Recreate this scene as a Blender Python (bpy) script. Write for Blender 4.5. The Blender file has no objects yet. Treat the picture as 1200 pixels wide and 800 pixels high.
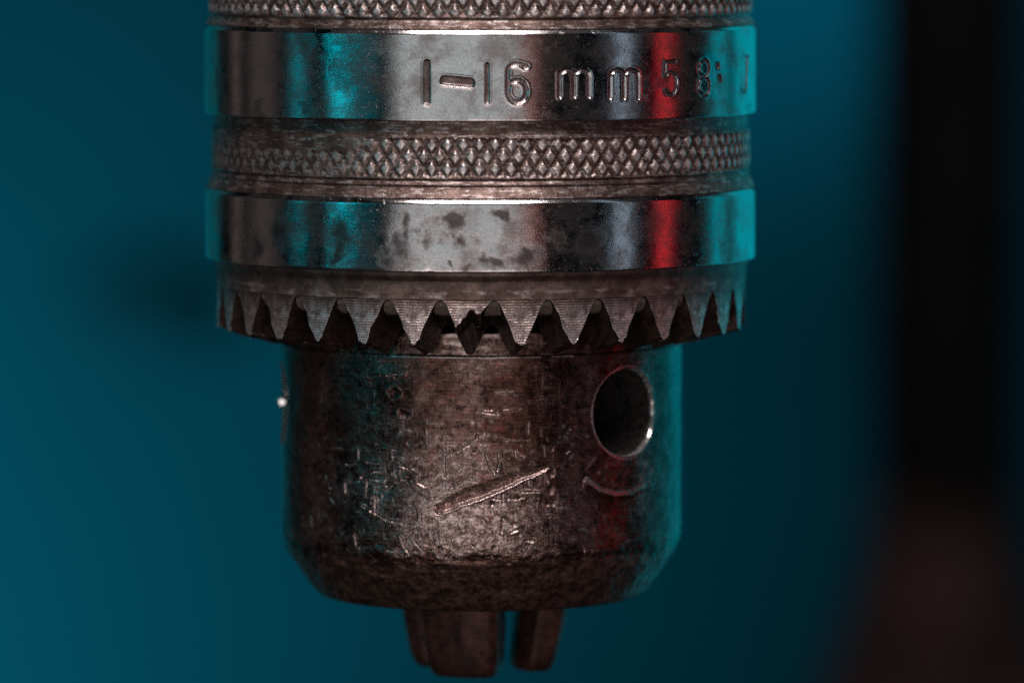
import bpy, math, random
import numpy as np
from mathutils import Vector, Matrix

# ---------------------------------------------------------------- camera, world, light
scene = bpy.context.scene
COL = scene.collection
MM = 0.001


def R_(d):
    return math.radians(d)


cam_data = bpy.data.cameras.new("camera")
cam = bpy.data.objects.new("camera", cam_data)
COL.objects.link(cam)
scene.camera = cam
CAM_D, CAM_TILT = 0.560, R_(4.3)
cam.location = (0.00298, -CAM_D * math.cos(CAM_TILT), CAM_D * math.sin(CAM_TILT))
cam.rotation_euler = (math.pi / 2 - CAM_TILT, 0, 0)
cam_data.sensor_width = 36.0
cam_data.lens = 205.5
cam_data.clip_start = 0.01
cam_data.clip_end = 20.0
cam_data.dof.use_dof = True
cam_data.dof.focus_distance = 0.5375
cam_data.dof.aperture_fstop = 15.0
cam_data.dof.aperture_blades = 9

world = bpy.data.worlds.new("World")
scene.world = world
world.use_nodes = True
world.node_tree.nodes["Background"].inputs[0].default_value = (0.55, 0.75, 1.0, 1)
world.node_tree.nodes["Background"].inputs[1].default_value = 0.004

scene.view_settings.view_transform = 'Standard'
scene.view_settings.look = 'None'
scene.view_settings.exposure = 0.2
scene.view_settings.gamma = 1.0
scene.view_settings.use_curve_mapping = False
scene.cycles.use_denoising = False
scene.cycles.max_bounces = 8


def area_lamp(name, az, el, dist, w, h, color, radiance, aim=(0, 0, 0.002), spread=180):
    """Soft box: az is measured round the chuck from the camera side (+ to the right), el above the level."""
    a, e = R_(az), R_(el)
    p = Vector((math.sin(a) * math.cos(e), -math.cos(a) * math.cos(e), math.sin(e))) * dist
    d = bpy.data.lights.new(name, 'AREA')
    d.shape = 'RECTANGLE'
    d.size, d.size_y = w, h
    d.color = color
    d.spread = R_(spread)
    d.energy = radiance * math.pi * w * h
    o = bpy.data.objects.new(name, d)
    COL.objects.link(o)
    o.location = p
    o.rotation_euler = (Vector(aim) - p).to_track_quat('-Z', 'Y').to_euler()
    return o


TEAL = (0.0, 0.80, 1.0)
area_lamp("key_softbox", -3, 50, 0.70, 0.50, 0.20, (1.0, 0.92, 0.91), 12.0)
area_lamp("overhead_fill", 0, 72, 1.10, 1.50, 0.80, (1.0, 0.88, 0.84), 0.05)  # unseen fill lamp added to lift the knurl and ledges
area_lamp("front_softbox", -9, 3, 0.95, 0.90, 0.235, (0.88, 0.97, 1.0), 0.62)
area_lamp("front_low_softbox", -6, -15.5, 0.95, 0.95, 0.31, (1.0, 0.89, 0.87), 1.35)
area_lamp("salmon_strip", 20.0, -2, 0.90, 0.022, 0.40, (1.0, 0.32, 0.28), 1.1)
area_lamp("pale_blue_strip", 60, 12, 0.80, 0.06, 1.10, (0.62, 0.80, 1.0), 0.85)
area_lamp("red_strip", 81, -2, 0.80, 0.046, 0.70, (1.0, 0.045, 0.06), 1.45)
# the teal tubes on the left stop just below the level of the chuck
area_lamp("teal_strip_wide", -47, 10.4, 0.80, 0.11, 0.35, TEAL, 0.16)
area_lamp("teal_strip_bright", -58, 10.4, 0.80, 0.075, 0.35, TEAL, 1.8)
area_lamp("teal_strip_side", -79, 10.4, 0.80, 0.065, 0.35, TEAL, 0.62)
area_lamp("warm_fill_strip", -101, -2, 0.80, 0.24, 0.60, (1.0, 0.80, 0.74), 0.06)
area_lamp("warm_edge_strip", -120, -2, 0.80, 0.10, 0.60, (1.0, 0.80, 0.74), 0.09)
area_lamp("teal_rear_softbox", -151, -2, 0.80, 0.36, 0.70, TEAL, 0.095)
area_lamp("teal_side_softbox", 115.5, -2, 0.70, 0.18, 0.70, TEAL, 0.36)
area_lamp("teal_side_softbox", 145, -2, 0.70, 0.42, 0.70, TEAL, 0.44)


def wall_spot(name, loc, aim, color, watts, cone, blend=1.0):
    d = bpy.data.lights.new(name, 'SPOT')
    d.color, d.energy, d.spot_size, d.spot_blend = color, watts, R_(cone), blend
    d.shadow_soft_size = 0.03
    o = bpy.data.objects.new(name, d)
    COL.objects.link(o)
    o.location = loc
    o.rotation_euler = (Vector(aim) - Vector(loc)).to_track_quat('-Z', 'Y').to_euler()
    return o


WALL_Y = 1.80
BG = (0.0, 0.62, 1.0)
wall_spot("wall_spot_low", (-0.60, 1.42, -0.46), (-0.34, WALL_Y, -0.24), (0.10, 0.92, 1.0), 23.5, 78)
wall_spot("wall_spot_high", (0.20, 1.42, 0.30), (0.115, WALL_Y, 0.035), (0.10, 0.85, 1.0), 9.8, 25)

# ---------------------------------------------------------------- helpers


def node_mat(name):
    m = bpy.data.materials.new(name)
    m.use_nodes = True
    nt = m.node_tree
    return m, nt, nt.nodes["Principled BSDF"]


class NB:
    """Small node builder; texture space is object space in millimetres."""

    def __init__(self, nt):
        self.nt = nt
        tc = nt.nodes.new("ShaderNodeTexCoord")
        self.obj = tc.outputs["Object"]

    def link(self, a, b):
        self.nt.links.new(a, b)

    def mapping(self, scale):
        n = self.nt.nodes.new("ShaderNodeMapping")
        n.inputs["Scale"].default_value = [s * 1000 for s in scale]
        self.link(self.obj, n.inputs["Vector"])
        return n.outputs[0]

    def noise(self, scale, detail=4, rough=0.6, stretch=(1, 1, 1), dist=0.0):
        n = self.nt.nodes.new("ShaderNodeTexNoise")
        n.inputs["Scale"].default_value = scale
        n.inputs["Detail"].default_value = detail
        n.inputs["Roughness"].default_value = rough
        n.inputs["Distortion"].default_value = dist
        self.link(self.mapping(stretch), n.inputs["Vector"])
        return n.outputs["Fac"]

    def ramp(self, fac, lo, hi):
        n = self.nt.nodes.new("ShaderNodeMapRange")
        n.interpolation_type = 'SMOOTHSTEP'
        n.inputs["From Min"].default_value = lo
        n.inputs["From Max"].default_value = hi
        self.link(fac, n.inputs["Value"])
        return n.outputs[0]

    def math(self, op, a, b=None, clamp=False):
        n = self.nt.nodes.new("ShaderNodeMath")
        n.operation = op
        n.use_clamp = clamp
        for i, v in enumerate((a, b)):
            if v is None:
                continue
            if isinstance(v, (int, float)):
                n.inputs[i].default_value = v
            else:
                self.link(v, n.inputs[i])
        return n.outputs[0]

    def mix(self, fac, a, b):
        n = self.nt.nodes.new("ShaderNodeMix")
        n.data_type = 'RGBA'
        if isinstance(fac, (int, float)):
            n.inputs[0].default_value = fac
        else:
            self.link(fac, n.inputs[0])
        for i, v in ((6, a), (7, b)):
            if isinstance(v, tuple):
                n.inputs[i].default_value = (*v, 1)
            else:
                self.link(v, n.inputs[i])
        return n.outputs[2]

    def attr(self, name):
        n = self.nt.nodes.new("ShaderNodeAttribute")
        n.attribute_name = name
        return n.outputs["Fac"]

    def bump(self, height, strength, dist_mm, normal=None):
        n = self.nt.nodes.new("ShaderNodeBump")
        n.inputs["Strength"].default_value = strength
        n.inputs["Distance"].default_value = dist_mm * MM
        self.link(height, n.inputs["Height"])
        if normal is not None:
            self.link(normal, n.inputs["Normal"])
        return n.outputs[0]

    def rings(self, pitch_mm):
        """Fine lathe lines: a sine of the height along the axis."""
        s = self.nt.nodes.new("ShaderNodeSeparateXYZ")
        self.link(self.obj, s.inputs[0])
        return self.math('SINE', self.math('MULTIPLY', s.outputs[2], 2 * math.pi / (pitch_mm * MM)))


def make_chrome():
    m, nt, b = node_mat("worn_polished_steel")
    n = NB(nt)
    film = n.ramp(n.noise(0.30, 8, 0.72, (1, 1, 1.2)), 0.40, 0.66)
    pit = n.noise(2.6, 7, 0.8)
    spots = n.math('ADD', n.attr("stain"), n.math('MULTIPLY', n.math('SUBTRACT', pit, 0.5), 0.9))
    spots = n.ramp(spots, 0.14, 0.95)
    grit = n.ramp(n.noise(6.0, 6, 0.85), 0.40, 0.66)
    specks = n.ramp(n.noise(2.2, 8, 0.85), 0.60, 0.68)
    streak = n.noise(1.0, 4, 0.7, (0.25, 0.25, 3.5))
    c = n.mix(n.math('MULTIPLY', grit, 0.75), (0.60, 0.58, 0.575), (0.30, 0.265, 0.25))
    c = n.mix(n.math('MULTIPLY', film, 0.80), c, (0.19, 0.145, 0.135))
    c = n.mix(n.math('MULTIPLY', specks, 0.75), c, (0.085, 0.055, 0.045))
    c = n.mix(n.math('MULTIPLY', spots, 0.88), c, (0.060, 0.045, 0.042))
    n.link(c, b.inputs["Base Color"])
    n.link(n.math('SUBTRACT', 1.0, n.math('MULTIPLY', film, 0.08)), b.inputs["Metallic"])
    r = n.math('ADD', n.math('MULTIPLY', spots, 0.25), n.math('MULTIPLY', streak, 0.12))
    r = n.math('ADD', r, n.math('MULTIPLY', grit, 0.08))
    r = n.math('ADD', r, n.math('MULTIPLY', film, 0.05))
    n.link(n.math('ADD', r, 0.02), b.inputs["Roughness"])
    nb = n.bump(n.noise(10.0, 3, 0.7), 0.4, 0.014)
    nb = n.bump(n.noise(2.0, 3, 0.6, (0.3, 0.3, 4.0)), 0.3, 0.014, nb)
    nb = n.bump(n.math('ADD', spots, specks), 0.4, -0.02, nb)
    n.link(nb, b.inputs["Normal"])
    return m


def make_grime(name, dark, mid, bare, rough=0.42, rings=0.0, bare_gain=1.0, metallic=0.85, gloss=0.16, relief=1.0):
    m, nt, b = node_mat(name)
    n = NB(nt)
    patch = n.ramp(n.noise(0.55, 6, 0.65), 0.38, 0.68)
    fine = n.noise(5.0, 4, 0.7)
    c = n.mix(patch, dark, mid)
    wear = n.math('MULTIPLY', n.attr("wear"), n.ramp(n.noise(1.6, 5, 0.7), 0.30, 0.62))
    wear = n.math('ADD', n.math('MULTIPLY', wear, bare_gain), n.math('MULTIPLY', n.ramp(fine, 0.62, 0.80), 0.35), True)
    c = n.mix(wear, c, bare)
    n.link(c, b.inputs["Base Color"])
    b.inputs["Metallic"].default_value = metallic
    r = n.math('ADD', n.math('MULTIPLY', fine, 0.28), rough - 0.12)
    r = n.math('SUBTRACT', r, n.math('MULTIPLY', wear, gloss))
    n.link(r, b.inputs["Roughness"])
    nb = n.bump(fine, 0.7 * relief, 0.045)
    nb = n.bump(n.noise(1.2, 5, 0.65, (0.6, 0.6, 2.2)), 0.5 * relief, 0.05, nb)
    if rings:
        nb = n.bump(n.math('MULTIPLY', n.rings(0.235), n.ramp(n.noise(0.5, 4, 0.7), 0.30, 0.52)), rings, 0.03, nb)
    n.link(nb, b.inputs["Normal"])
    return m


def make_body_steel():
    m, nt, b = node_mat("scarred_dark_steel")
    n = NB(nt)
    patch = n.ramp(n.noise(0.30, 8, 0.72, (1, 1, 1.2)), 0.40, 0.62)
    grain = n.noise(5.5, 6, 0.85)
    speck = n.ramp(n.noise(7.0, 4, 0.75), 0.55, 0.66)
    flake = n.ramp(n.noise(1.4, 9, 0.86, (1, 1, 1.4)), 0.46, 0.58)
    dark = n.ramp(n.noise(0.9, 8, 0.82, (1, 1, 1.1)), 0.50, 0.60)
    streak = n.ramp(n.noise(1.6, 6, 0.8, (0.25, 0.25, 5.0)), 0.52, 0.66)
    streak_v = n.ramp(n.noise(1.6, 6, 0.8, (3.2, 3.2, 0.3)), 0.55, 0.68)
    base = n.mix(patch, (0.060, 0.026, 0.020), (0.150, 0.082, 0.068))
    rust = n.ramp(n.noise(0.75, 7, 0.78), 0.53, 0.64)
    base = n.mix(n.math('MULTIPLY', rust, 0.8), base, (0.165, 0.050, 0.037))
    base = n.mix(n.math('MULTIPLY', dark, 0.88), base, (0.016, 0.009, 0.008))
    pol = n.attr("polish_highlight")
    bare = n.math('MULTIPLY', flake, pol)
    lines = n.math('ADD', n.math('MULTIPLY', streak, 0.55), n.math('MULTIPLY', streak_v, 0.40))
    lines = n.math('MULTIPLY', lines, n.math('ADD', pol, 0.03))
    bare = n.math('ADD', bare, lines, True)
    bare = n.math('MULTIPLY', bare, n.math('SUBTRACT', 1.0, n.math('MULTIPLY', dark, 0.9)))
    bare = n.math('ADD', bare, n.attr("wear"), True)
    bare = n.math('MULTIPLY', bare, n.ramp(grain, 0.28, 0.58))
    bare = n.math('ADD', bare, n.math('MULTIPLY', speck, n.math('ADD', n.math('MULTIPLY', pol, 0.6), 0.045)), True)
    c = n.mix(bare, base, (0.82, 0.63, 0.585))
    gr = n.attr("grime_shade")
    dirt = n.mix(n.ramp(n.noise(1.3, 7, 0.8), 0.40, 0.62), (0.030, 0.016, 0.012), (0.17, 0.092, 0.068))
    c = n.mix(gr, c, dirt)  # dirt colour, also the painted shade in the gouge
    n.link(c, b.inputs["Base Color"])
    n.link(n.math('SUBTRACT', 0.93, n.math('MULTIPLY', gr, 0.65)), b.inputs["Metallic"])
    r = n.math('ADD', n.math('MULTIPLY', grain, 0.34), 0.08)
    r = n.math('ADD', r, n.math('MULTIPLY', gr, 0.10))
    r = n.math('SUBTRACT', r, n.math('MULTIPLY', bare, 0.05))
    n.link(r, b.inputs["Roughness"])
    rub = n.math('ADD', pol, 0.22, True)
    nb = n.bump(n.math('MULTIPLY', grain, rub), 0.40, 0.05)
    nb = n.bump(n.math('MULTIPLY', n.noise(1.3, 8, 0.8), rub), 0.34, 0.09, nb)
    nb = n.bump(streak, 0.4, 0.02, nb)
    nb = n.bump(streak_v, 0.4, 0.02, nb)
    n.link(nb, b.inputs["Normal"])
    return m


def make_plain(name, color, rough, metallic=0.0, var=0.25, scale=0.05, bump=0.0):
    m, nt, b = node_mat(name)
    n = NB(nt)
    f = n.noise(scale, 5, 0.6)
    c = n.mix(n.ramp(f, 0.3, 0.7), tuple(v * (1 - var) for v in color), tuple(v * (1 + var) for v in color))
    n.link(c, b.inputs["Base Color"])
    b.inputs["Metallic"].default_value = metallic
    b.inputs["Specular IOR Level"].default_value = 0.08
    n.link(n.math('ADD', n.math('MULTIPLY', f, 0.2), rough - 0.1), b.inputs["Roughness"])
    if bump:
        n.link(n.bump(n.noise(scale * 6, 4, 0.6), 0.5, bump), b.inputs["Normal"])
    return m


CHROME = make_chrome()
KNURL = make_grime("grimy_knurled_steel", (0.075, 0.045, 0.037), (0.185, 0.122, 0.104), (0.72, 0.65, 0.63), 0.36, metallic=0.7)
GEAR = make_grime("grimy_turned_steel", (0.080, 0.048, 0.039), (0.19, 0.128, 0.108), (0.52, 0.45, 0.43), 0.42, bare_gain=0.6, metallic=0.6)
GULLET = make_grime("shaded_gullet_steel", (0.008, 0.004, 0.003), (0.045, 0.024, 0.017), (0.28, 0.19, 0.15), 0.45, bare_gain=0.12, metallic=0.5)  # near-black colour paints in the shade of the gaps between teeth
TOOTH = make_grime("ridged_tooth_steel", (0.085, 0.052, 0.044), (0.20, 0.142, 0.128), (0.70, 0.58, 0.56), 0.36, rings=0.62, metallic=0.75)
EDGE = make_grime("bright_worn_edge_steel", (0.30, 0.24, 0.23), (0.55, 0.47, 0.46), (0.85, 0.78, 0.76), 0.30, metallic=0.95, relief=0.5)
PACKED = make_grime("packed_brown_dirt", (0.060, 0.036, 0.028), (0.17, 0.110, 0.090), (0.40, 0.32, 0.28), 0.6, metallic=0.1)
BODY = make_body_steel()
JAW = make_grime("dull_brown_jaw_steel", (0.014, 0.006, 0.004), (0.125, 0.042, 0.029), (0.18, 0.08, 0.058), 0.50, metallic=0.4)
STAMP = make_grime("dirt_filled_stamping", (0.12, 0.078, 0.070), (0.30, 0.24, 0.23), (0.60, 0.56, 0.55), 0.26, bare_gain=1.0, metallic=0.95)
BORE = make_grime("dirty_bore_steel", (0.012, 0.008, 0.006), (0.065, 0.046, 0.037), (0.75, 0.72, 0.70), 0.36, metallic=0.7, gloss=0.32, relief=0.2)


def mesh_from(name, verts, faces, mat, parent=None, attrs=None, smooth=True, normals=None):
    me = bpy.data.meshes.new(name)
    me.from_pydata(verts.tolist() if hasattr(verts, "tolist") else verts, [], faces.tolist() if hasattr(faces, "tolist") else faces)
    if attrs:
        for k, v in attrs.items():
            a = me.attributes.new(k, 'FLOAT', 'POINT')
            a.data.foreach_set("value", np.asarray(v, dtype=np.float32))
    me.materials.append(mat)
    if smooth:
        me.polygons.foreach_set("use_smooth", np.ones(len(me.polygons), dtype=bool))
    me.update()
    if normals is not None:
        me.normals_split_custom_set_from_vertices(normals.tolist())
    o = bpy.data.objects.new(name, me)
    COL.objects.link(o)
    if parent is not None:
        o.parent = parent
    return o


def angles(fine_lo, fine_hi, step, coarse=2.0):
    """Angles in degrees round the full turn, fine inside one range, coarse elsewhere."""
    a = list(np.linspace(fine_lo, fine_hi, int(round((fine_hi - fine_lo) / step)) + 1))
    rest = 360 - (fine_hi - fine_lo)
    n = max(2, int(round(rest / coarse)))
    a += [fine_hi + rest * i / n for i in range(1, n)]
    return np.array(a)


def densify(prof, step):
    """prof: list of (r, z) corners -> evenly sampled polyline; step may be a list per segment."""
    out = [prof[0]]
    for i in range(len(prof) - 1):
        (r0, z0), (r1, z1) = prof[i], prof[i + 1]
        st = step[i] if isinstance(step, (list, tuple)) else step
        n = max(1, int(math.ceil(math.hypot(r1 - r0, z1 - z0) / st)))
        for k in range(1, n + 1):
            t = k / n
            out.append((r0 + (r1 - r0) * t, z0 + (z1 - z0) * t))
    return np.array(out)


def round_corner(p0, p1, p2, rad, n=5):
    """Points of a rounded corner at p1."""
    a = np.array(p0, float) - p1
    b = np.array(p2, float) - p1
    la, lb = np.linalg.norm(a), np.linalg.norm(b)
    a, b = a / la, b / lb
    q0, q2 = np.array(p1) + a * rad, np.array(p1) + b * rad
    return [tuple((1 - t) ** 2 * q0 + 2 * t * (1 - t) * np.array(p1) + t * t * q2) for t in np.linspace(0, 1, n)]


def grid_faces(nr, nc):
    i = np.arange(nr - 1)[:, None]
    j = np.arange(nc)[None, :]
    j2 = (j + 1) % nc
    f = np.stack([i * nc + j + 0 * i, (i + 1) * nc + j, (i + 1) * nc + j2 + 0 * i, i * nc + j2], -1)
    return f.reshape(-1, 4)


def cyl_points(r, phi_deg, z):
    a = np.radians(phi_deg)
    return np.stack([r * np.sin(a), -r * np.cos(a), z], -1) * MM


rng = np.random.default_rng(7)


class Lattice:
    """Smooth value noise on a plane (numpy)."""

    def __init__(self, seed, n=256):
        self.t = np.random.default_rng(seed).random((n, n))
        self.n = n

    def one(self, x, y):
        xi, yi = np.floor(x).astype(int), np.floor(y).astype(int)
        fx, fy = x - xi, y - yi
        fx, fy = fx * fx * (3 - 2 * fx), fy * fy * (3 - 2 * fy)
        n = self.n
        g = lambda a, b: self.t[a % n, b % n]
        return (g(xi, yi) * (1 - fx) + g(xi + 1, yi) * fx) * (1 - fy) + (g(xi, yi + 1) * (1 - fx) + g(xi + 1, yi + 1) * fx) * fy

    def __call__(self, x, y, octaves=4, gain=0.55):
        s = amp = 0.0
        a = 1.0
        for k in range(octaves):
            s = s + a * self.one(x * 2 ** k + 17.3 * k, y * 2 ** k + 5.1 * k)
            amp += a
            a *= gain
        return s / amp


def seg_dist(px, py, poly):
    """Distance of points to a polyline, and position 0..1 along it."""
    best = np.full(px.shape, 1e9)
    pos = np.zeros(px.shape)
    n = len(poly) - 1
    for k in range(n):
        (x0, y0), (x1, y1) = poly[k], poly[k + 1]
        dx, dy = x1 - x0, y1 - y0
        L = dx * dx + dy * dy + 1e-12
        t = np.clip(((px - x0) * dx + (py - y0) * dy) / L, 0, 1)
        d = np.hypot(px - x0 - t * dx, py - y0 - t * dy)
        m = d < best
        best = np.where(m, d, best)
        pos = np.where(m, (k + t) / n, pos)
    return best, pos


def smooth01(x):
    x = np.clip(x, 0, 1)
    return x * x * (3 - 2 * x)


def empty(name, loc=(0, 0, 0)):
    o = bpy.data.objects.new(name, None)
    o.empty_display_size = 0.01
    COL.objects.link(o)
    o.location = loc
    return o


def tag(o, label=None, category=None, kind=None, group=None):
    for k, v in (("label", label), ("category", category), ("kind", kind), ("group", group)):
        if v:
            o[k] = v

GLYPHS = [
 ('stamped_numeral',0.65,[[(-4.81,27.34),(-4.81,23.85)]]),
 ('stamped_dash',0.90,[[(-3.16,25.79),(-0.82,25.57)]]),
 ('stamped_numeral',0.41,[[(0.73,27.2),(0.73,23.86)]]),
 ('stamped_numeral',0.41,[[(4.32,27.03),(4.12,27.02),(3.92,27.16),(3.68,27.24),(3.42,27.27),(3.16,27.23),(2.94,27.13),(2.75,26.97),(2.64,26.78),(2.6,26.57),(2.6,25.02),(2.6,24.79),(2.66,24.4),(2.85,24.07),(3.13,23.85),(3.46,23.78),(3.79,23.85),(4.07,24.07),(4.26,24.39),(4.32,24.78),(4.26,25.17),(4.07,25.5),(3.79,25.72),(3.46,25.79),(3.13,25.72),(2.85,25.5),(2.66,25.17),(2.6,24.79)]]),
 ('stamped_letter',0.37,[[(7.44,24.29),(7.44,26.39)],[(7.44,26.04),(7.44,26.04),(7.53,26.37),(7.78,26.61),(8.13,26.7),(8.48,26.6),(8.73,26.36),(8.83,26.03),(8.83,24.28)],[(8.83,26.03),(8.83,26.03),(8.92,26.36),(9.18,26.6),(9.53,26.68),(9.89,26.59),(10.15,26.35),(10.25,26.01),(10.25,24.26)]]),
 ('stamped_letter',0.37,[[(12.41,24.08),(12.41,26.34)],[(12.41,26.01),(12.41,26.01),(12.5,26.33),(12.77,26.56),(13.14,26.64),(13.51,26.55),(13.79,26.31),(13.89,25.98),(13.89,24.05)],[(13.89,25.98),(13.89,25.98),(13.99,26.31),(14.27,26.54),(14.65,26.62),(15.04,26.53),(15.32,26.28),(15.43,25.96),(15.43,24.02)]]),
 ('stamped_numeral',0.29,[[(19.92,27.31),(18.62,27.26),(18.52,26.0),(18.75,26.07),(19.02,26.26),(19.33,26.3),(19.64,26.18),(19.89,25.93),(20.05,25.57),(20.09,25.18),(20.0,24.79),(19.8,24.49),(19.51,24.3),(19.2,24.27),(18.9,24.38),(18.65,24.64)]]),
 ('stamped_numeral',0.31,[[(24.66,26.58),(24.58,26.93),(24.35,27.21),(24.02,27.37),(23.67,27.37),(23.35,27.23),(23.14,26.96),(23.06,26.62),(23.14,26.27),(23.36,25.99),(23.67,25.83),(24.03,25.83),(24.35,25.97),(24.58,26.24),(24.66,26.58)],[(24.74,24.92),(24.65,25.3),(24.4,25.61),(24.04,25.78),(23.66,25.79),(23.32,25.63),(23.09,25.34),(23.01,24.96),(23.09,24.58),(23.32,24.27),(23.66,24.1),(24.05,24.09),(24.4,24.25),(24.65,24.54),(24.74,24.92)]]),
 ('stamped_colon',0.49,[[(26.2,26.86),(26.27,26.62)],[(26.51,25.75),(26.67,25.5)]]),
 ('stamped_letter',0.26,[[(32.15,27.52),(33.57,27.48)],[(33.11,27.49),(32.85,25.01),(32.85,24.77),(32.81,24.54),(32.68,24.34),(32.49,24.18),(32.25,24.09),(32.0,24.08),(31.76,24.14),(31.56,24.27),(31.41,24.46)]]),
]
SCRATCHES = [
 (0.25,0.074,0.35,[(-3.2,-7.15),(-3.2,-8.9),(-3.28,-10.09),(-3.2,-12.48)]),
 (0.20,0.065,0.35,[(-3.12,-9.3),(-1.76,-8.56),(-0.81,-8.0),(0.3,-7.13)]),
 (0.25,0.065,0.30,[(-2.08,-9.52),(-1.76,-10.07),(-1.92,-10.47)]),
 (0.33,0.114,0.40,[(1.72,-8.72),(1.8,-9.52),(1.64,-10.47)]),
 (0.41,0.106,0.40,[(0.53,-9.03),(1.01,-10.07),(1.4,-10.94)]),
 (0.41,0.131,0.30,[(2.12,-12.06),(2.12,-13.49)]),
 (0.33,0.123,0.60,[(2.52,-13.1),(3.32,-13.11),(4.04,-12.97)]),
 (0.25,0.082,0.50,[(0.61,-13.01),(1.88,-13.17)]),
 (0.20,0.065,0.40,[(3.8,-12.49),(5.6,-12.53)]),
 (0.20,0.065,0.40,[(4.45,-11.31),(4.53,-12.26)]),
 (0.74,0.147,0.40,[(2.12,-14.93),(2.2,-15.4),(2.04,-16.04)]),
 (0.33,0.098,0.60,[(2.84,-16.21),(3.64,-15.91)]),
 (0.41,0.098,0.40,[(4.21,-16.95),(5.1,-17.06)]),
 (0.25,0.082,0.30,[(0.93,-18.02),(1.24,-18.58)]),
 (0.25,0.074,0.30,[(0.85,-20.17),(2.04,-20.18)]),
 (0.33,0.082,0.30,[(-4.02,-16.23),(-3.85,-17.18)]),
 (0.25,0.074,0.30,[(-0.82,-17.3),(0.13,-18.1)]),
 (0.25,0.074,0.40,[(-2.97,-18.84),(-2.49,-18.03)]),
 (0.25,0.074,0.50,[(-5.57,-14.36),(-5.49,-15.63)]),
 (0.25,0.074,0.50,[(-5.58,-16.27),(-5.58,-16.75)]),
 (0.20,0.065,0.40,[(-11.67,-14.0),(-8.85,-15.29),(-5.66,-15.72)]),
 (0.25,0.082,0.50,[(-10.5,-12.97),(-10.6,-14.5)]),
 (0.25,0.082,0.50,[(-10.13,-13.11),(-10.13,-14.87)]),
 (0.25,0.074,0.50,[(-10.98,-11.16),(-11.08,-13.17)]),
 (0.25,0.074,0.40,[(-8.75,-8.42),(-8.75,-9.86)]),
 (0.25,0.065,0.40,[(-11.95,-8.82),(-11.95,-9.78)]),
 (0.25,0.065,0.30,[(-15.19,-7.41),(-15.08,-8.45)]),
 (0.25,0.082,0.40,[(-15.93,-10.35),(-14.51,-10.25)]),
 (0.33,0.090,0.40,[(-13.41,-10.34),(-12.06,-10.18)]),
 (0.25,0.082,0.40,[(-11.07,-9.97),(-9.66,-9.98)]),
 (0.29,0.082,0.40,[(-7.52,-10.21),(-6.15,-10.4)]),
 (0.41,0.090,0.30,[(-13.09,-11.92),(-11.66,-11.76)]),
 (0.33,0.082,0.30,[(-10.59,-11.54),(-9.11,-11.55)]),
 (0.25,0.074,0.30,[(-10.22,-12.16),(-8.22,-11.99)]),
 (0.33,0.082,0.40,[(-7.35,-11.4),(-6.32,-11.44)]),
 (0.25,0.082,0.40,[(-5.82,-11.66),(-4.91,-12.04)]),
 (0.41,0.090,0.50,[(-11.66,-11.44),(-10.98,-10.92),(-9.29,-10.68)]),
 (0.18,0.057,0.30,[(-8.57,-8.66),(-7.34,-8.77)]),
 (0.18,0.057,0.30,[(-8.57,-9.29),(-7.17,-9.4)]),
 (0.18,0.057,0.30,[(-8.39,-9.84),(-7.34,-9.88)]),
 (0.25,0.065,0.40,[(-16.18,-10.93),(-16.18,-11.9)]),
 (0.25,0.065,0.40,[(-15.69,-13.47),(-14.86,-14.21)]),
 (0.49,0.098,0.40,[(-18.52,-15.31),(-18.38,-16.51)]),
 (0.33,0.098,0.50,[(-13.63,-12.12),(-13.52,-12.91)]),
 (0.25,0.082,0.40,[(-7.53,-16.82),(-7.18,-17.61),(-6.67,-18.38)]),
 (0.25,0.082,0.40,[(-6.16,-17.09),(-5.41,-17.94)]),
 (0.29,0.082,0.60,[(-12.48,-16.45),(-12.28,-18.04)]),
 (0.33,0.098,0.60,[(-9.82,-1.86),(-10.76,-2.06)]),
 (0.33,0.098,0.60,[(-8.82,-1.9),(-7.07,-1.6)]),
 (0.20,0.057,0.40,[(-0.18,-4.91),(3.8,-4.78)]),
 (0.20,0.057,0.40,[(-1.52,-5.71),(-1.29,-5.23),(-0.18,-5.07),(1.8,-5.31)]),
 (0.16,0.049,0.30,[(1.09,-3.24),(3.0,-3.18)]),
 (0.20,0.057,0.30,[(-4.9,-6.55),(-4.82,-8.14)]),
 (0.25,0.074,0.40,[(8.15,-9.04),(8.68,-8.66)]),
 (0.20,0.065,0.30,[(6.27,-11.36),(6.43,-12.0)]),
 (0.33,0.098,0.40,[(6.1,-13.58),(6.94,-13.77)]),
]
PITS = [
 (1.16,-13.57,0.45,0.131),
 (6.69,-10.74,0.57,0.180),
 (6.52,-12.40,0.49,0.147),
 (3.16,-15.42,0.33,0.114),
 (-3.53,-13.83,0.41,0.147),
 (-8.12,-3.46,0.74,0.131),
 (-7.17,-5.34,0.65,0.123),
 (1.32,-17.70,0.41,0.082),
 (-2.56,-11.91,0.25,0.082),
 (-12.17,-16.83,0.41,0.106),
 (-14.53,-16.92,0.33,0.090),
 (-13.21,-18.27,0.33,0.090),
 (-3.77,-18.06,0.49,0.098),
 (-16.54,-5.98,0.49,0.082),
 (-17.78,-12.50,0.65,0.114),
 (-15.45,-12.41,0.49,0.098),
 (-0.26,-7.29,0.25,0.074),
 (6.68,-8.67,0.25,0.074),
 (-0.50,-8.72,0.20,0.065),
 (6.27,-13.75,0.25,0.098),
]
GOUGE = [(-3.61, -14.0), (-1.77, -13.01), (1.01, -12.05), (3.8, -10.98), (6.43, -10.25)]
CRESCENT = [(10.32, -11.61), (11.66, -12.56), (13.5, -13.07), (15.52, -13.13), (17.56, -12.57)]
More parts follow.
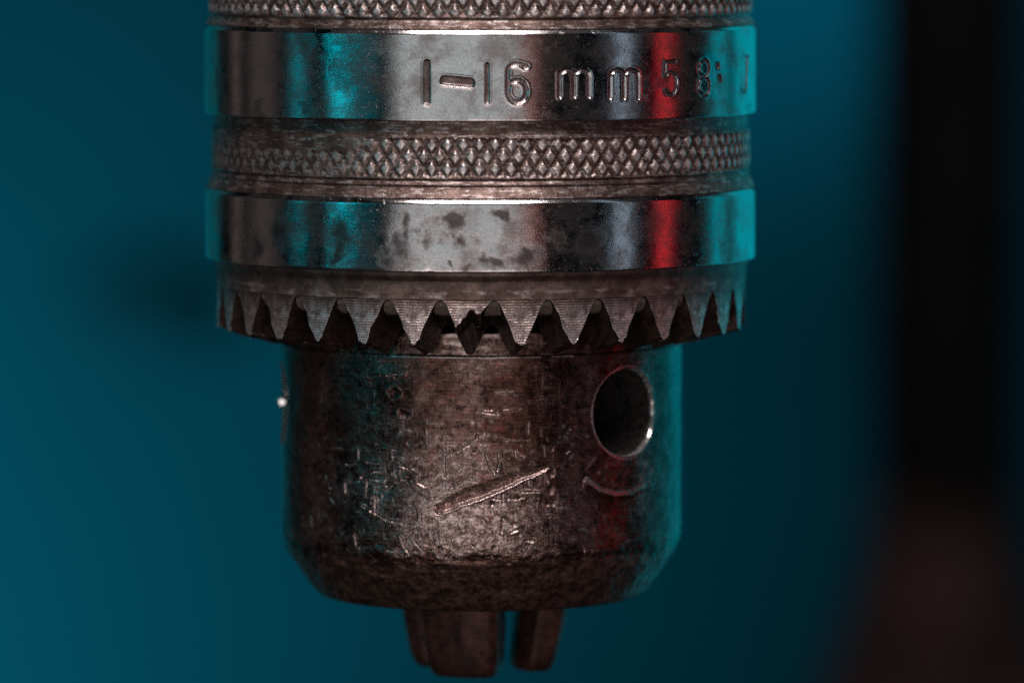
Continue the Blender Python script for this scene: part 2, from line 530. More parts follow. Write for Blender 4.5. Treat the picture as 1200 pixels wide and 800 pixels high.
BLOTCHES = [(-7.24, 10.5, 0.74, 1.31), (-6.91, 12.07, 0.41, 0.74), (-2.07, 13.05, 0.9, 0.82), (-1.37, 11.18, 0.49, 0.49), (-4.59, 10.85, 0.65, 0.57), (-1.06, 8.92, 0.57, 0.33), (1.04, 9.16, 0.74, 0.49), (-13.22, 11.54, 1.14, 1.47), (-13.68, 9.33, 0.57, 0.57), (-2.86, 8.91, 0.25, 0.33), (4.56, 9.76, 0.98, 0.82), (7.36, 11.67, 0.65, 0.82), (-23.99, 9.96, 0.82, 0.98), (10.27, 10.83, 1.14, 0.74), (-20.25, 11.7, 1.14, 1.14), (1.9, 13.67, 0.57, 0.41), (-8.89, 9.3, 0.65, 0.41)]

# ---------------------------------------------------------------- the setting: teal backdrop wall
wm = make_plain("matte_painted_wall", (0.001, 0.054, 0.080), 0.85, 0, 0.06, 0.004, 0.4)
wv = [(x, y, z) for y in (WALL_Y, WALL_Y + 0.02) for (x, z) in ((-1.2, -1.1), (1.2, -1.1), (1.2, 0.9), (-1.2, 0.9))]
wall = mesh_from("backdrop_wall", np.array(wv), [(0, 1, 2, 3), (5, 4, 7, 6), (4, 0, 3, 7), (1, 5, 6, 2), (3, 2, 6, 7), (4, 5, 1, 0)], wm, smooth=False)
tag(wall, kind="structure")

# ---------------------------------------------------------------- the drill chuck
chuck = empty("drill_chuck", (0, 0, 0))
tag(chuck, "worn steel keyed drill chuck with knurled sleeve, toothed ring and stamped collar", "drill chuck")


def knurl_part(name, prof, steps, z0, z1, fine_step=0.27, seed=1, fade=False):
    """A turned sleeve band whose middle carries real diamond knurling."""
    P = densify(prof, steps)
    phi = angles(-97, 97, fine_step)
    rr, zz = P[:, 0][:, None], P[:, 1][:, None]
    ph = phi[None, :]
    N, HV = 110, 2.20
    lat = Lattice(seed)
    u = ph / 360 * N
    v = zz / HV
    jit = 0.10 * (lat(ph * 0.25 + 50, zz * 0.9 + 50, 3) - 0.5)
    a = np.abs(((u + v + jit) % 1) - 0.5) * 2
    b = np.abs(((u - v - jit) % 1) - 0.5) * 2
    h = np.minimum(smooth01(a * 1.45), smooth01(b * 1.45))
    lo, hi = z0, z1
    wob = 0.5 * (lat(ph * 0.06 + 9, zz * 0 + 3.3, 3) - 0.5)
    band = smooth01((zz - (lo + wob * 0.4)) / 0.35) * smooth01(((hi + wob) - zz) / 0.35)
    if fade:
        # the left part of the band is worn: the upper rows are gone and the rest is shallow
        w = smooth01((-ph - 14) / 20)
        band = band * (1 - w * smooth01((zz - (hi - 1.7)) / 0.5))
        band = band * (1 - 0.6 * w)
    amp = (0.24 if fade else 0.29) * (0.45 + 1.05 * lat(ph * 0.5, zz * 1.2, 3))
    dr = band * amp * (h - 0.75) + 0.06 * (lat(ph * 1.4 + 31, zz * 3.2, 4) - 0.5)
    dr = np.where((ph > 98) & (ph < 262), 0, dr)
    wear = band * smooth01((h - 0.45) / 0.5) * 0.95
    # turned ridges outside the band catch some bare metal too
    wear = np.maximum(wear, 0.35 * (lat(ph * 0.4 + 4, zz * 6 + 8, 3) > 0.60))
    pts = cyl_points(rr + dr, ph + 0 * zz, zz + 0 * ph).reshape(-1, 3)
    return mesh_from(name, pts, grid_faces(len(P), len(phi)), KNURL, chuck, {"wear": (wear + 0 * ph).ravel()})


# upper knurled sleeve (runs on above the picture)
knurl_part("knurled_sleeve_band",
           [(0.3, 44.05), (20.0, 44.0), (25.4, 44.0), (25.85, 43.4), (25.85, 31.45), (25.70, 31.20), (25.80, 31.00), (26.19, 30.40), (25.9, 30.30)],
           [4, 1, 0.3, 0.10, 0.08, 0.08, 0.08, 0.2], 31.45, 43.2, seed=11)
# knurled band between the two collars
knurl_part("knurled_sleeve_band",
           [(24.6, 22.3), (25.45, 22.0), (25.45, 20.7), (25.62, 20.55), (25.66, 16.75), (25.50, 16.55), (25.62, 16.32), (25.72, 16.20),
            (25.62, 15.98), (25.80, 15.72), (26.13, 14.96), (25.8, 14.86)],
           [0.3, 0.09, 0.08, 0.075, 0.08, 0.08, 0.08, 0.08, 0.08, 0.09, 0.3], 16.75, 20.55, seed=23, fade=True)


def collar_profile(rc, ztop, zbot):
    # worn bright chamfer at the top, straight wall, small bottom edge
    a, b = (rc - 0.21, ztop), (rc, ztop - 0.40)
    c0 = round_corner((rc - 0.9, ztop + 0.02), a, b, 0.08, 4)
    c1 = round_corner(a, b, (rc, zbot), 0.10, 4)
    c2 = round_corner((rc, ztop), (rc, zbot), (rc - 1.0, zbot), 0.16, 5)
    return [(rc - 1.8, ztop + 0.02)] + c0 + c1 + c2 + [(rc - 1.6, zbot + 0.05)]


def split_mesh(name, pts, faces, fmask_groups, main_mat, parent, attrs, group_specs):
    """One sheet cut into a main object and children, with the sheet's own normals kept so no seam shows."""
    tmp = bpy.data.meshes.new("tmp")
    tmp.from_pydata(pts.tolist(), [], faces.tolist())
    tmp.update()
    nrm = np.empty(len(pts) * 3, dtype=np.float32)
    tmp.vertices.foreach_get("normal", nrm)
    nrm = nrm.reshape(-1, 3)
    bpy.data.meshes.remove(tmp)

    def sub(nm, mask, mat, par):
        f = faces[mask]
        ids, inv = np.unique(f.ravel(), return_inverse=True)
        return mesh_from(nm, pts[ids], inv.reshape(-1, 4), mat, par, {k: v[ids] for k, v in attrs.items()}, True, nrm[ids])
    main = sub(name, fmask_groups == 0, main_mat, parent)
    for i, (nm, mat) in enumerate(group_specs):
        if (fmask_groups == i + 1).any():
            sub(nm, fmask_groups == i + 1, mat, main)
    return main


def stamped_collar():
    rc, zt, zb = 26.40, 30.36, 22.0
    prof = collar_profile(rc, zt, zb)
    P = densify(prof, 0.062)
    phi = angles(-16, 84, 0.135, 1.2)
    ph, rr, zz = phi[None, :], P[:, 0][:, None], P[:, 1][:, None]
    U = np.radians(((ph + 180) % 360) - 180) * rc + 0 * zz
    Z = zz + 0 * ph
    dr = np.zeros(U.shape)
    grp_v = np.zeros(U.shape, dtype=int)
    wear = np.zeros(U.shape)
    onwall = (rr > rc - 0.02) & (zz < zt - 0.4) & (zz > zb + 0.2)
    for gi, (nm, w, strokes) in enumerate(GLYPHS):
        d = np.full(U.shape, 1e9)
        for s in strokes:
            dd, _ = seg_dist(U, Z, s)
            d = np.minimum(d, dd)
        hw = w / 2 * 0.86
        depth = min(0.25, 0.04 + 0.25 * w)
        soft = min(0.26, hw * 1.25)
        g = smooth01((hw + soft * 0.5 - d) / soft)
        lip = np.exp(-((d - hw - 0.13) / 0.10) ** 2)
        dr += onwall * (-depth * g + 0.022 * lip)
        grp_v = np.where(onwall & (g > 0.45), gi + 1, grp_v)
        wear = np.maximum(wear, np.exp(-((d - hw) / 0.07) ** 2) * onwall)
    lat = Lattice(5)
    dr += onwall * 0.026 * (lat(U * 0.40 + 20, Z * 0.45 + 40, 3) - 0.5)
    pts = cyl_points(rr + dr, ph + 0 * zz, Z).reshape(-1, 3)
    faces = grid_faces(len(P), len(phi))
    gv = grp_v.ravel()[faces]
    fm = np.where((gv > 0).sum(1) >= 3, gv.max(1), 0)
    stain = smooth01((lat(U * 0.30 + 80, Z * 0.35 + 11, 5) - 0.56) / 0.18) * 0.5
    return split_mesh("polished_collar", pts, faces, fm, CHROME, chuck,
                      {"stain": stain.ravel(), "wear": wear.ravel()}, [(g[0], STAMP) for g in GLYPHS])


c1 = stamped_collar()
c1["label"] = "upper polished collar stamped 1-16 mm 5 8: J"


def plain_collar():
    rc, zt, zb = 26.34, 14.92, 8.22
    P = densify(collar_profile(rc, zt, zb), 0.16)
    phi = angles(-97, 97, 0.4)
    ph, rr, zz = phi[None, :], P[:, 0][:, None], P[:, 1][:, None]
    U = np.radians(((ph + 180) % 360) - 180) * rc + 0 * zz
    Z = zz + 0 * ph
    lat = Lattice(9)
    wx = (lat(U * 0.7, Z * 0.7, 4) - 0.5) * 1.6
    wy = (lat(U * 0.7 + 77, Z * 0.7 + 31, 4) - 0.5) * 1.6
    stain = np.zeros(U.shape)
    for u, z, a, b in BLOTCHES:
        q = np.hypot((U + wx - u) / (a * 1.5), (Z + wy - z) / (b * 1.5))
        stain = np.maximum(stain, np.exp(-q * q))
    smoke = lat(U * 0.9 + 8, Z * 0.9 + 91, 5)
    stain = stain * (0.35 + 1.1 * smoke) + 0.45 * smooth01((smoke - 0.48) / 0.25) * np.exp(-((U + 3) / 9) ** 2)
    wall_ = (rr > rc - 0.02) & (zz < zt - 0.35)
    dr = 0.028 * (lat(U * 0.42 + 3, Z * 0.5 + 2, 3) - 0.5) * wall_
    # a nick on the lower edge
    dr = dr - 0.06 * np.exp(-((U + 4.6) / 0.30) ** 2 - ((Z - zb) / 0.35) ** 2)
    pts = cyl_points(rr + dr, ph + 0 * zz, Z).reshape(-1, 3)
    o = mesh_from("polished_collar", pts, grid_faces(len(P), len(phi)), CHROME, chuck, {"stain": (stain * wall_).ravel(), "wear": 0 * stain.ravel()})
    o["label"] = "lower polished collar blotched with dark stains"
    return o


plain_collar()

# ---- toothed ring
RO, RI = 25.26, 20.40
ZR_O, ZR_I, ZT_O, ZT_I = 5.65, 3.00, 1.55, 0.30
P = densify([(24.0, 8.6), (25.62, 8.3), (25.62, 7.9), (25.34, 7.35), (25.33, 6.6), (25.30, 6.25), (RO, 6.0), (RO, ZR_O), (RI, ZR_I), (RI, 8.6)],
            [0.5, 0.15, 0.15, 0.15, 0.15, 0.12, 0.12, 0.4, 0.8])
phi = angles(-97, 97, 0.5)
lat = Lattice(41)
ph, rr, zz = phi[None, :], P[:, 0][:, None], P[:, 1][:, None]
dr = 0.09 * (lat(ph * 0.5, zz * 2.0, 5) - 0.5) * (rr > RO - 0.05) * (zz > 6.1)
wear = smooth01((lat(ph * 0.3 + 5, zz * 1.5 + 8, 4) - 0.5) / 0.2) * (zz < 6.6) + 0 * ph
gear = mesh_from("gear_ring", cyl_points(rr + dr, ph + 0 * zz, zz + 0 * ph).reshape(-1, 3), grid_faces(len(P), len(phi)), GEAR, chuck, {"wear": wear.ravel()})

N_TEETH = 32
PITCH = 360 / N_TEETH
HALF = [(0.5, 0.0), (0.462, 0.010), (0.425, 0.045), (0.380, 0.12), (0.275, 0.43), (0.180, 0.70), (0.105, 0.92), (0.082, 0.972), (0.045, 1.0)]
WHOLE = [(-a, h) for a, h in HALF] + [(a, h) for a, h in reversed(HALF)]
CHIPPED = [(-0.5, 0.0), (-0.462, 0.010), (-0.425, 0.045), (-0.380, 0.12), (-0.275, 0.43), (-0.23, 0.56), (-0.215, 0.62), (-0.17, 0.54), (-0.13, 0.53),
           (-0.08, 0.40), (-0.03, 0.385), (0.03, 0.23), (0.11, 0.20), (0.17, 0.31), (0.24, 0.30), (0.40, 0.075), (0.462, 0.010), (0.5, 0.0)]


def tooth_mesh(sections):
    """sections: (radius, profile) from the outer face inwards; every profile has 18 points."""
    V, F = [], []
    n = len(WHOLE)
    for r, prof in sections:
        t = (RO - r) / (RO - RI)
        zr = ZR_O + (ZR_I - ZR_O) * t
        zt = ZT_O + (ZT_I - ZT_O) * t
        for a, h in prof:
            an = R_(a * PITCH)
            V.append((r * math.sin(an) * MM, -r * math.cos(an) * MM, (zr + (zt - zr) * h) * MM))
    m = len(sections)
    for s in range(m - 1):
        for k in range(n - 1):
            F.append((s * n + k, (s + 1) * n + k, (s + 1) * n + k + 1, s * n + k + 1))
    if sections[0][1] is WHOLE:                              # outer face follows the cylinder
        prev = None
        for k in range(n // 2):
            (a0, h0), (a1, _) = WHOLE[k], WHOLE[n - 1 - k]
            z = ZR_O + (ZT_O - ZR_O) * h0
            row = [k]
            for f in (0.25, 0.5, 0.75):
                an = R_((a0 + (a1 - a0) * f) * PITCH)
                row.append(len(V))
                V.append((RO * math.sin(an) * MM, -RO * math.cos(an) * MM, z * MM))
            row.append(n - 1 - k)
            if prev:
                for c in range(4):
                    F.append((prev[c], row[c], row[c + 1], prev[c + 1]))
            prev = row
    else:
        F.append(tuple(range(n)))
    F.append(tuple(reversed(range((m - 1) * n, m * n))))
    return np.array(V), F


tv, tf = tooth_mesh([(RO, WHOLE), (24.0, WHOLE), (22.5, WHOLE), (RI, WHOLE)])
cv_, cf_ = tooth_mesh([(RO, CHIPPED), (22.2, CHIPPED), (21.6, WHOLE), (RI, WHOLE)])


def finish_tooth(o):
    if len(o.data.materials) == 1:
        o.data.materials.append(GULLET)
        o.data.materials.append(EDGE)
        for p in o.data.polygons:                            # the turned outer face keeps its ridges, the cut flanks get painted shade
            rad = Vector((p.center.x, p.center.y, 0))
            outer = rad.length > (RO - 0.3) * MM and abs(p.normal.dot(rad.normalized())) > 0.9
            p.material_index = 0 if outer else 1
    bv = o.modifiers.new("worn_edges", 'BEVEL')
    bv.width = 0.14 * MM
    bv.segments = 2
    bv.limit_method = 'ANGLE'
    bv.angle_limit = R_(38)
    bv.material = 2                                          # the rubbed edges shine


def tooth_wear(V, lo):
    r_ = np.hypot(V[:, 0], V[:, 1]) / MM
    zr = ZR_O + (ZR_I - ZR_O) * (RO - r_) / (RO - RI)
    return lo * smooth01((zr - V[:, 2] / MM) / 1.8)


variants = []
for k in range(N_TEETH):
    az = -2.55 + PITCH * k
    if k == 0:
        o = mesh_from("tooth", cv_, cf_, TOOTH, gear, {"wear": tooth_wear(cv_, 0.9)}, smooth=False)
        o["label"] = "tooth with its outer end chipped away"
    elif len(variants) < 9:                                  # nine differently worn teeth, then copies of them
        v = tv.copy()
        n_ = len(WHOLE)
        for s_ in range(4):
            for q_ in range(5, n_ - 5):
                v[s_ * n_ + q_] += rng.normal(0, 0.085, 3) * MM * np.array((1, 0.3, 1))
        v[4:n_ - 4, 2] += rng.uniform(-0.05, 0.30) * MM
        v[4:n_ - 4, 0] += rng.normal(0, 0.06) * MM
        o = mesh_from("tooth", v, tf, TOOTH, gear, {"wear": tooth_wear(v, rng.uniform(0.5, 1.0))}, smooth=False)
        variants.append(o.data)
    else:
        o = bpy.data.objects.new("tooth", variants[(k * 5) % 9])
        COL.objects.link(o)
        o.parent = gear
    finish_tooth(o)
    o.rotation_euler = (0, 0, R_(az))


# ---- dirt packed into the root of every gullet
def dirt_mesh():
    V, F = [], []
    rows = [(0.0, 0.10), (0.03, 0.14), (0.07, 0.22), (0.13, 0.42), (0.20, 0.75), (0.245, 1.5)]
    for h_, back in rows:
        half = 0.5 - np.interp(h_, [p[1] for p in HALF], [p[0] for p in HALF]) + 0.012
        r = RO - back
        z = ZR_O + (ZT_O - ZR_O) * h_ - (ZR_O - ZR_I) * back / (RO - RI) * 0.6
        for s_ in (-1, -0.5, 0, 0.5, 1):
            a = R_(s_ * half * PITCH)
            rr_ = r - 0.10 * (1 - abs(s_)) + rng.normal(0, 0.02)
            V.append((rr_ * math.sin(a) * MM, -rr_ * math.cos(a) * MM, (z + rng.normal(0, 0.03)) * MM))
    for i_ in range(len(rows) - 1):
        for k_ in range(4):
            F.append((i_ * 5 + k_, (i_ + 1) * 5 + k_, (i_ + 1) * 5 + k_ + 1, i_ * 5 + k_ + 1))
    return np.array(V), F


dirt_variants = []
for k in range(N_TEETH):
    if len(dirt_variants) < 5:
        dv, df = dirt_mesh()
        o = mesh_from("packed_dirt", dv, df, PACKED, gear, {"wear": np.full(len(dv), 0.5)})
        dirt_variants.append(o.data)
    else:
        o = bpy.data.objects.new("packed_dirt", dirt_variants[(k * 3) % 5])
        COL.objects.link(o)
        o.parent = gear
    o.rotation_euler = (0, 0, R_(-2.55 + PITCH * (k + 0.5)))


# ---- nose body with its key holes, gouge and scratches
def nose_body():
    RB = 19.04
    prof = [(14.0, 2.6), (18.3, 2.45), (18.93, 2.2), (18.97, 0.10), (19.02, 0.03), (19.04, -0.10), (19.04, -17.2), (18.95, -18.3), (18.72, -19.2), (18.35, -19.95),
            (17.6, -21.05), (16.75, -22.25), (15.95, -23.3), (15.40, -23.82), (14.8, -24.0), (9.0, -24.05)]
    P = densify(prof, [0.6, 0.2, 0.12, 0.08, 0.07, 0.062, 0.07, 0.07, 0.08, 0.08, 0.08, 0.08, 0.08, 0.1, 0.6])
    phi = angles(-97, 97, 0.18)
    PH = np.broadcast_to((((phi + 180) % 360) - 180)[None, :], (len(P), len(phi))).copy()
    RR = np.broadcast_to(P[:, 0][:, None], PH.shape).copy()
    ZZ = np.broadcast_to(P[:, 1][:, None], PH.shape).copy()
    bore = np.zeros(PH.shape, dtype=int)
    pos_override = {}
    HZ, L0, L, RH, RCH = -5.62, 2.9, 5.2, 4.02, 4.28
    for hi, hphi in enumerate((45.8, -84.0)):
        dphi = PH - hphi
        s = RB * np.sin(np.radians(dphi))
        t = ZZ - HZ
        m = np.maximum(np.abs(s), np.abs(t))
        near = (np.abs(dphi) < 40) & (m < L)
        hyp = np.maximum(np.hypot(s, t), 1e-6)
        cs, ct = s / hyp, t / hyp
        w = np.clip((m - L0) / (L - L0), 0, 1)
        rim_s = (1 - w) * RCH * cs + w * s
        rim_t = (1 - w) * RCH * ct + w * t
        ring = near & (m >= L0)
        PH = np.where(ring, hphi + np.degrees(np.arcsin(np.clip(rim_s / RB, -1, 1))), PH)
        ZZ = np.where(ring, HZ + rim_t, ZZ)
        inside = near & (m < L0)
        q = (L0 - m) / L0                       # 0 at the rim .. 1 at the centre
        rad = np.where(q < 0.08, RCH + (RH - RCH) * q / 0.08, RH)
        rad = np.where(q > 0.9, RH * (1 - q) / 0.1, rad)
        depth = np.where(q < 0.08, 0.30 * q / 0.08, 0.30 + (np.minimum(q, 0.9) - 0.08) * 13.0)
        pos_override[hi] = (inside, hphi, rad * cs, HZ + rad * ct, depth)
        bore = np.where(inside, hi + 1, bore)
    U = np.radians(PH) * RB
    dr = np.zeros(PH.shape)
    wear = np.zeros(PH.shape)
    polish_highlight = np.zeros(PH.shape)
    lat, lat2 = Lattice(3), Lattice(77)
    wallm = smooth01((-0.2 - ZZ) / 0.6) * smooth01((ZZ + 23.7) / 0.6) * (np.abs(PH) < 96)

    def local(poly, pad):
        us = [p[0] for p in poly]
        zs = [p[1] for p in poly]
        return np.nonzero((U > min(us) - pad) & (U < max(us) + pad) & (ZZ > min(zs) - pad) & (ZZ < max(zs) + pad) & (np.abs(PH) < 97))

    def groove(poly, w, depth, lip, bare=0.8, rough_edge=0.0):
        ix = local(poly, w + 0.8)
        if not len(ix[0]):
            return
        uu, z_ = U[ix], ZZ[ix]
        d, t = seg_dist(uu + (lat(uu * 2.2, z_ * 2.2, 3) - 0.5) * rough_edge, z_ + (lat2(uu * 2.2, z_ * 2.2, 3) - 0.5) * rough_edge, poly)
        hw = w / 2 * (0.75 + 0.5 * np.sin(np.pi * np.clip(t, 0.08, 0.92)))
        g = smooth01((hw - d) / (hw * 0.9) + 0.1)
        l = np.exp(-((d - hw - 0.07) / 0.09) ** 2)
        brk = smooth01((lat2(uu * 1.7 + 40, z_ * 1.7, 3) - 0.36) / 0.25)
        dr[ix] += (-depth * g + lip * depth * l) * (0.25 + 0.75 * brk)
        wear[ix] = np.maximum(wear[ix], bare * brk * np.maximum(0.85 * g, 0.18 * l))

    # shallow waviness and dents of a battered forging
    dr += wallm * (0.16 * (lat(U * 0.35 + 9, ZZ * 0.35 + 60, 4) - 0.5))
    # worn, ragged break where the wall turns into the nose cone
    edge = smooth01((-17.0 - ZZ) / 1.2) * smooth01((ZZ + 23.6) / 1.0)
    dr += edge * 0.42 * (lat2(U * 0.42 + 7, ZZ * 0.75 + 3, 5) - 0.52)
    # big gouge: a slanting cut with a thrown-up lower lip
    ix = local(GOUGE, 2.0)
    uu, z_ = U[ix], ZZ[ix]
    wob = 0.12 * (lat(uu * 1.6 + 3, z_ * 1.6, 4) - 0.5)
    d, t = seg_dist(uu, z_ + wob, GOUGE)
    zc = np.interp(uu, [p[0] for p in GOUGE], [p[1] for p in GOUGE])
    side = z_ + wob * 1.8 - zc + 0.10 * (lat2(uu * 3.5 + 2, z_ * 3.5, 3) - 0.5)
    hw = np.maximum(0.05, 1.12 * (t + 0.03) ** 0.18 * (1.02 - t) ** 0.55)
    s_ = side / hw
    rag = 0.55 + 0.9 * smooth01((lat(uu * 2.4 + 13, z_ * 0.6 + 5, 4) - 0.3) / 0.4)
    up = s_ + 0.20 * (lat2(uu * 3.0, z_ * 3.0 + 4, 3) - 0.5)
    dep = np.where(s_ > -0.62, np.clip((1 - up) / 1.62, 0, 1), np.clip((1 + s_) / 0.38, 0, 1))
    dep = dep * smooth01((hw * 1.15 - d) / (0.35 * hw))
    dr[ix] += -0.66 * (hw / 0.9) ** 0.8 * dep
    gouge_shade = np.zeros(PH.shape)
    gouge_shade[ix] = 0.85 * smooth01(dep / 0.15) * smooth01((s_ - 0.0) / 0.5)  # painted shade along the overhanging upper edge of the cut
    lip = np.exp(-((s_ + 1.08) / 0.16) ** 2) * smooth01((hw * 1.5 - d) / (0.3 * hw))
    dr[ix] += 0.09 * lip
    steep = ((s_ < -0.66) & (s_ > -1.12)) * smooth01((hw * 1.15 - d) / (0.2 * hw))
    wear[ix] = np.maximum(wear[ix], np.maximum(np.maximum(1.0 * steep, 0.12 * smooth01(dep / 0.3)), lip * rag * 0.9))
    ix = local(CRESCENT, 2.0)
    d, t = seg_dist(U[ix], ZZ[ix], CRESCENT)
    dr[ix] += 0.10 * smooth01((0.42 - d) / 0.25)
    low = [(u, z - 0.42) for u, z in CRESCENT]
    d2, t2 = seg_dist(U[ix], ZZ[ix], low)
    dr[ix] += -0.20 * smooth01((0.20 - d2) / 0.14) * smooth01(np.minimum(t2, 1 - t2) / 0.12)
    wear[ix] = np.maximum(wear[ix], 0.45 * smooth01((0.42 - d) / 0.2))
    for w, depth, lp, poly in SCRATCHES:
        groove(poly, w * 0.72, depth * 0.95, lp, 0.9, 0.12)
    for u, z, r, depth in PITS:
        ix = local([(u, z)], r + 0.5)
        uu, z_ = U[ix], ZZ[ix]
        ex, ey = rng.uniform(0.8, 1.25, 2)
        d = np.hypot((uu - u) * ex, (z_ - z) * ey) + 0.75 * r * (lat(uu * 2.6 + u, z_ * 2.6, 3) - 0.5)
        dr[ix] += -depth * 0.9 * smooth01((r - d) / (0.9 * r)) + depth * 0.2 * np.exp(-((d - r - 0.05) / 0.10) ** 2)
        wear[ix] = np.maximum(wear[ix], 0.16 * np.exp(-((d - r) / 0.09) ** 2))
    for k in range(900):                                     # fine handling marks
        cu = rng.normal(-4.0, 7.0) if rng.random() < 0.8 else rng.uniform(-27, 27)
        cz = rng.normal(-12.5, 4.2)
        if cz > -1 or cz < -22:
            continue
        q = rng.random()
        if q < 0.45:
            an = rng.normal(0, 0.08)
        elif q < 0.75:
            an = math.pi / 2 + rng.normal(0, 0.08)
        else:
            an = rng.uniform(0, math.pi)
        ln = min(2.4, rng.exponential(0.42) + 0.10)
        du, dz = math.cos(an) * ln / 2, math.sin(an) * ln / 2
        bend = rng.normal(0, 0.06)
        groove([(cu - du, cz - dz), (cu + bend, cz + bend), (cu + du, cz + dz)], rng.uniform(0.07, 0.13), rng.uniform(0.012, 0.045), 0.12, rng.uniform(0.3, 1.0), 0.05)
    for k in range(320):                                     # pitting
        u, z, r = rng.uniform(-27, 27), rng.uniform(-23, -1), rng.uniform(0.06, 0.15)
        ix = local([(u, z)], r + 0.2)
        d = np.hypot(U[ix] - u, ZZ[ix] - z)
        dr[ix] += -r * 0.35 * smooth01((r - d) / (0.8 * r))
    # steel rubbed bright, with the front highlight painted into the same patch
    blob = np.exp(-((U + 1.5) / 6.5) ** 2 - ((ZZ + 15.0) / 4.2) ** 2)
    polish_highlight = np.clip(0.08 + 0.95 * blob + 0.9 * (lat2(U * 0.22 + 5, ZZ * 0.25 + 5, 4) - 0.5), 0, 1) * smooth01((ZZ + 18.8 + 1.6 * (lat(U * 0.35, ZZ * 0, 4) - 0.5)) / 0.8)
    ragged = 1.5 * (lat(U * 0.40 + 61, U * 0 + 2, 4) - 0.5)
    grime_shade = smooth01((-18.6 - ragged - ZZ) / 1.4) * 0.9 * (ZZ > -23.95)
    top_band = smooth01((ZZ + 1.2 - 0.8 * (lat(U * 0.5, ZZ * 0.4 + 4, 4))) / 1.2) * smooth01((-0.1 - ZZ) / 0.15) * 0.6
    grime_shade = np.maximum(np.maximum(grime_shade, top_band), gouge_shade)
    sh = (ZZ > -0.12) & (ZZ < 2.3)                           # bare turned shoulder, highlight painted at the front, shaded sides left dark
    wear = np.where(sh, 0.7 * smooth01((lat(U * 0.5 + 2, ZZ * 2.5 + 7, 4) - 0.46) / 0.2) * np.exp(-((U + 1) / 5) ** 2), wear)  # falloff away from the front is the painted highlight, not wear
    wear = np.where((ZZ > -0.16) & (ZZ < 0.06) & (np.abs(U) < 9), np.maximum(wear, 0.8 * smooth01((lat(U * 0.8, ZZ * 0 + 3, 3) - 0.35) / 0.2)), wear)
    grime_shade = np.where(sh, 0.0, grime_shade)
    A = np.radians(PH)
    X = (RR + dr) * np.sin(A)
    Y = -(RR + dr) * np.cos(A)
    Z = ZZ.copy()
    for hi, (inside, hphi, tx, tz, depth) in pos_override.items():
        a = R_(hphi)
        nx, ny, tx_, ty_ = math.sin(a), -math.cos(a), math.cos(a), math.sin(a)
        ax = np.sqrt(RB * RB - tx * tx) - depth
        X = np.where(inside, nx * ax + tx_ * tx, X)
        Y = np.where(inside, ny * ax + ty_ * tx, Y)
        Z = np.where(inside, tz, Z)
        rim = np.zeros(PH.shape)
        dd = np.hypot(RB * np.sin(np.radians(PH - hphi)), ZZ - HZ)
        wear = np.where((np.abs(PH - hphi) < 40) & ~inside, np.maximum(wear, 0.8 * np.exp(-((dd - RCH) / 0.09) ** 2)), wear)
        wear = np.where(inside, np.where(depth < 0.45, 1.0, 0.15), wear)
    pts = np.stack([X, Y, Z], -1).reshape(-1, 3) * MM
    faces = grid_faces(len(P), len(phi))
    bv = bore.ravel()[faces]
    fm = np.where((bv > 0).all(1), bv.max(1), 0)
    return split_mesh("nose_body", pts, faces, fm, BODY, chuck,
                      {"wear": wear.ravel(), "polish_highlight": polish_highlight.ravel(), "grime_shade": np.clip(grime_shade, 0, 1).ravel()},
                      [("key_hole", BORE), ("key_hole", BORE)])


nose = nose_body()
nose.scale = (1.010, 1.010, 1.008)


def glint_facet():
    """A polished facet added at the rim of the side key hole for its glint."""
    n_ = Vector((-0.086, -0.992, -0.094)).normalized()  # added facet tilted to mirror the low front lamp
    q = n_.to_track_quat('Z', 'Y')
    V, F, seg = [], [], 20
    rings = [(0.0, 0.03), (0.22, 0.024), (0.42, 0.004), (0.50, -0.08), (0.45, -0.35), (0.2, -0.7)]
    for rad, hgt in rings:
        for k in range(seg):
            a = 2 * math.pi * k / seg
            w_ = 1 + 0.12 * math.sin(3 * a + 1)
            V.append(tuple((q @ Vector((rad * w_ * math.cos(a), rad * w_ * math.sin(a) * 1.1, hgt)) + Vector((-18.88, 0.05, -5.80))) * MM))
    for i_ in range(len(rings) - 1):
        for k in range(seg):
            F.append((i_ * seg + k, (i_ + 1) * seg + k, (i_ + 1) * seg + (k + 1) % seg, i_ * seg + (k + 1) % seg))
    m = make_plain("glint_facet_steel", (0.85, 0.85, 0.84), 0.12, 1.0, 0.05, 0.5)
    return mesh_from("glint_facet", np.array(V), F, m, nose)


glint_facet()


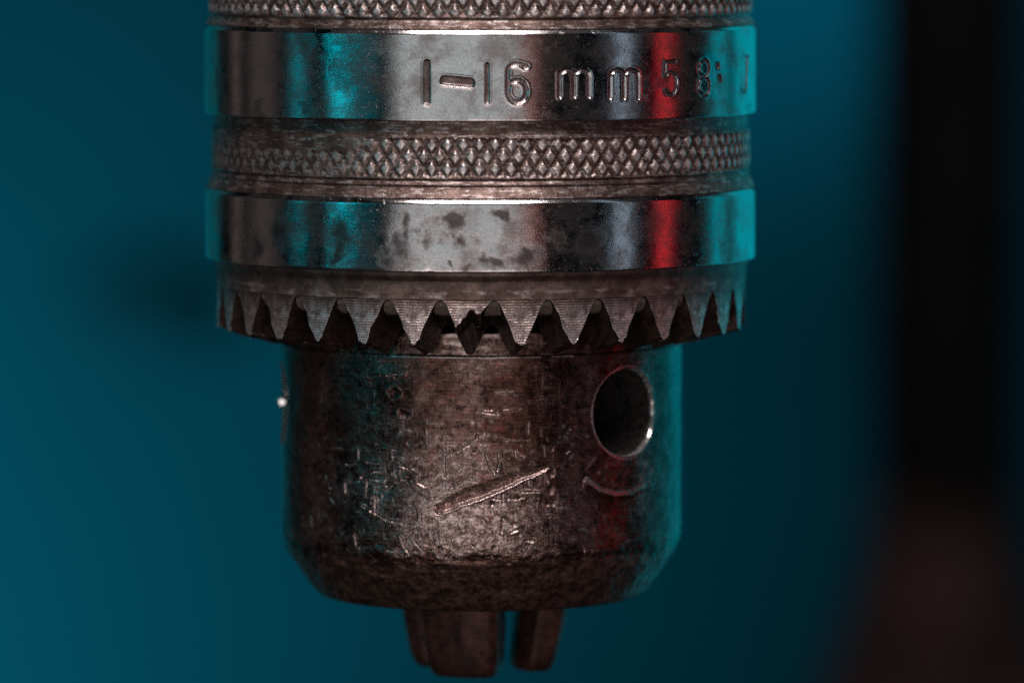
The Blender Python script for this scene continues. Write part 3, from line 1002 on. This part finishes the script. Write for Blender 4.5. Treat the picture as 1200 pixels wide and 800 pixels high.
# ---- three jaws
def jaw(az):
    sec = [(-4.05, -1.2), (-3.75, 1.3), (-2.9, 1.95), (0.7, 2.45), (3.2, 1.85), (3.9, 1.2), (4.05, -1.2), (1.2, -2.4), (-1.2, -2.4)]
    V, F = [], []
    n = len(sec)
    rows = [(-21.0, 1.0, 6.9), (-24.0, 1.0, 6.25), (-27.0, 0.97, 5.75), (-30.2, 0.90, 5.2), (-31.2, 0.82, 5.0), (-31.62, 0.68, 4.95)]
    a = R_(az)
    for z, sc, rad in rows:
        for t, r in sec:
            x_, y_ = t * sc, rad + r * sc
            V.append(((x_ * math.cos(a) + y_ * math.sin(a)) * MM, (x_ * math.sin(a) - y_ * math.cos(a)) * MM, z * MM))
    for s in range(len(rows) - 1):
        for k in range(n):
            k2 = (k + 1) % n
            F.append((s * n + k, (s + 1) * n + k, (s + 1) * n + k2, s * n + k2))
    F.append(tuple(range(n)))
    F.append(tuple(reversed(range((len(rows) - 1) * n, len(rows) * n))))
    o = mesh_from("jaw", np.array(V), F, JAW, chuck, {"wear": np.full(len(V), 0.3)}, smooth=False)
    bv = o.modifiers.new("worn_edges", 'BEVEL')
    bv.width = 0.3 * MM
    bv.segments = 3
    bv.limit_method = 'ANGLE'
    bv.angle_limit = R_(12)
    for p in o.data.polygons:
        p.use_smooth = True
    return o


for az in (-17, 103, -137):
    jaw(az)

# ---------------------------------------------------------------- out of focus behind: column of the machine, disc added for a dark wall spot
DARK = make_plain("black_oiled_steel", (0.006, 0.0045, 0.004), 0.7, 0.0, 0.4, 0.05)
CAST = make_plain("dark_brown_cast_iron", (0.034, 0.017, 0.016), 0.85, 0.0, 0.85, 0.045, 0.5)


def lathe(name, prof, mat, parent, seg=64):
    P = np.array(prof)
    ph = np.linspace(0, 360, seg, endpoint=False)
    pts = cyl_points(P[:, 0][:, None] + 0 * ph[None], ph[None, :] + 0 * P[:, 0][:, None], P[:, 1][:, None] + 0 * ph[None]).reshape(-1, 3)
    o = mesh_from(name, pts, grid_faces(len(P), seg), mat, parent, smooth=True)
    return o


col = empty("machine_column", (0.1005, 0.75, -0.26))
tag(col, "dark out of focus machine column with a brown clamp at its foot, beside the chuck", "machine column", kind="thing")
lathe("column", [(0.5, 0), (17, 0), (17, 520), (0.5, 520)], DARK, col)
lathe("clamp", [(17.1, 170), (17.3, 169), (18.0, 162), (19.3, 154), (21.3, 146), (24, 136), (27.5, 126), (31, 113), (33, 97), (33, 5), (27, 2), (17.1, 2)], CAST, col)

DISC = make_plain("dark_teal_spot", (0.001, 0.036, 0.054), 0.6, 0.0, 0.2, 0.05)
disc_root = empty("dark_spot_disc", (-0.146, WALL_Y, -0.1255))  # made-up disc standing in for the dark blurred spot
tag(disc_root, "dark blurred rounded spot, an added disc on the teal wall beside the toothed ring", "dark spot disc", kind="thing")
kb = lathe("spot_disc", [(0.5, 12), (8, 11.5), (14, 9), (17, 5), (16, 2), (12, 0.2), (0.5, 0.2)], DISC, disc_root, 40)
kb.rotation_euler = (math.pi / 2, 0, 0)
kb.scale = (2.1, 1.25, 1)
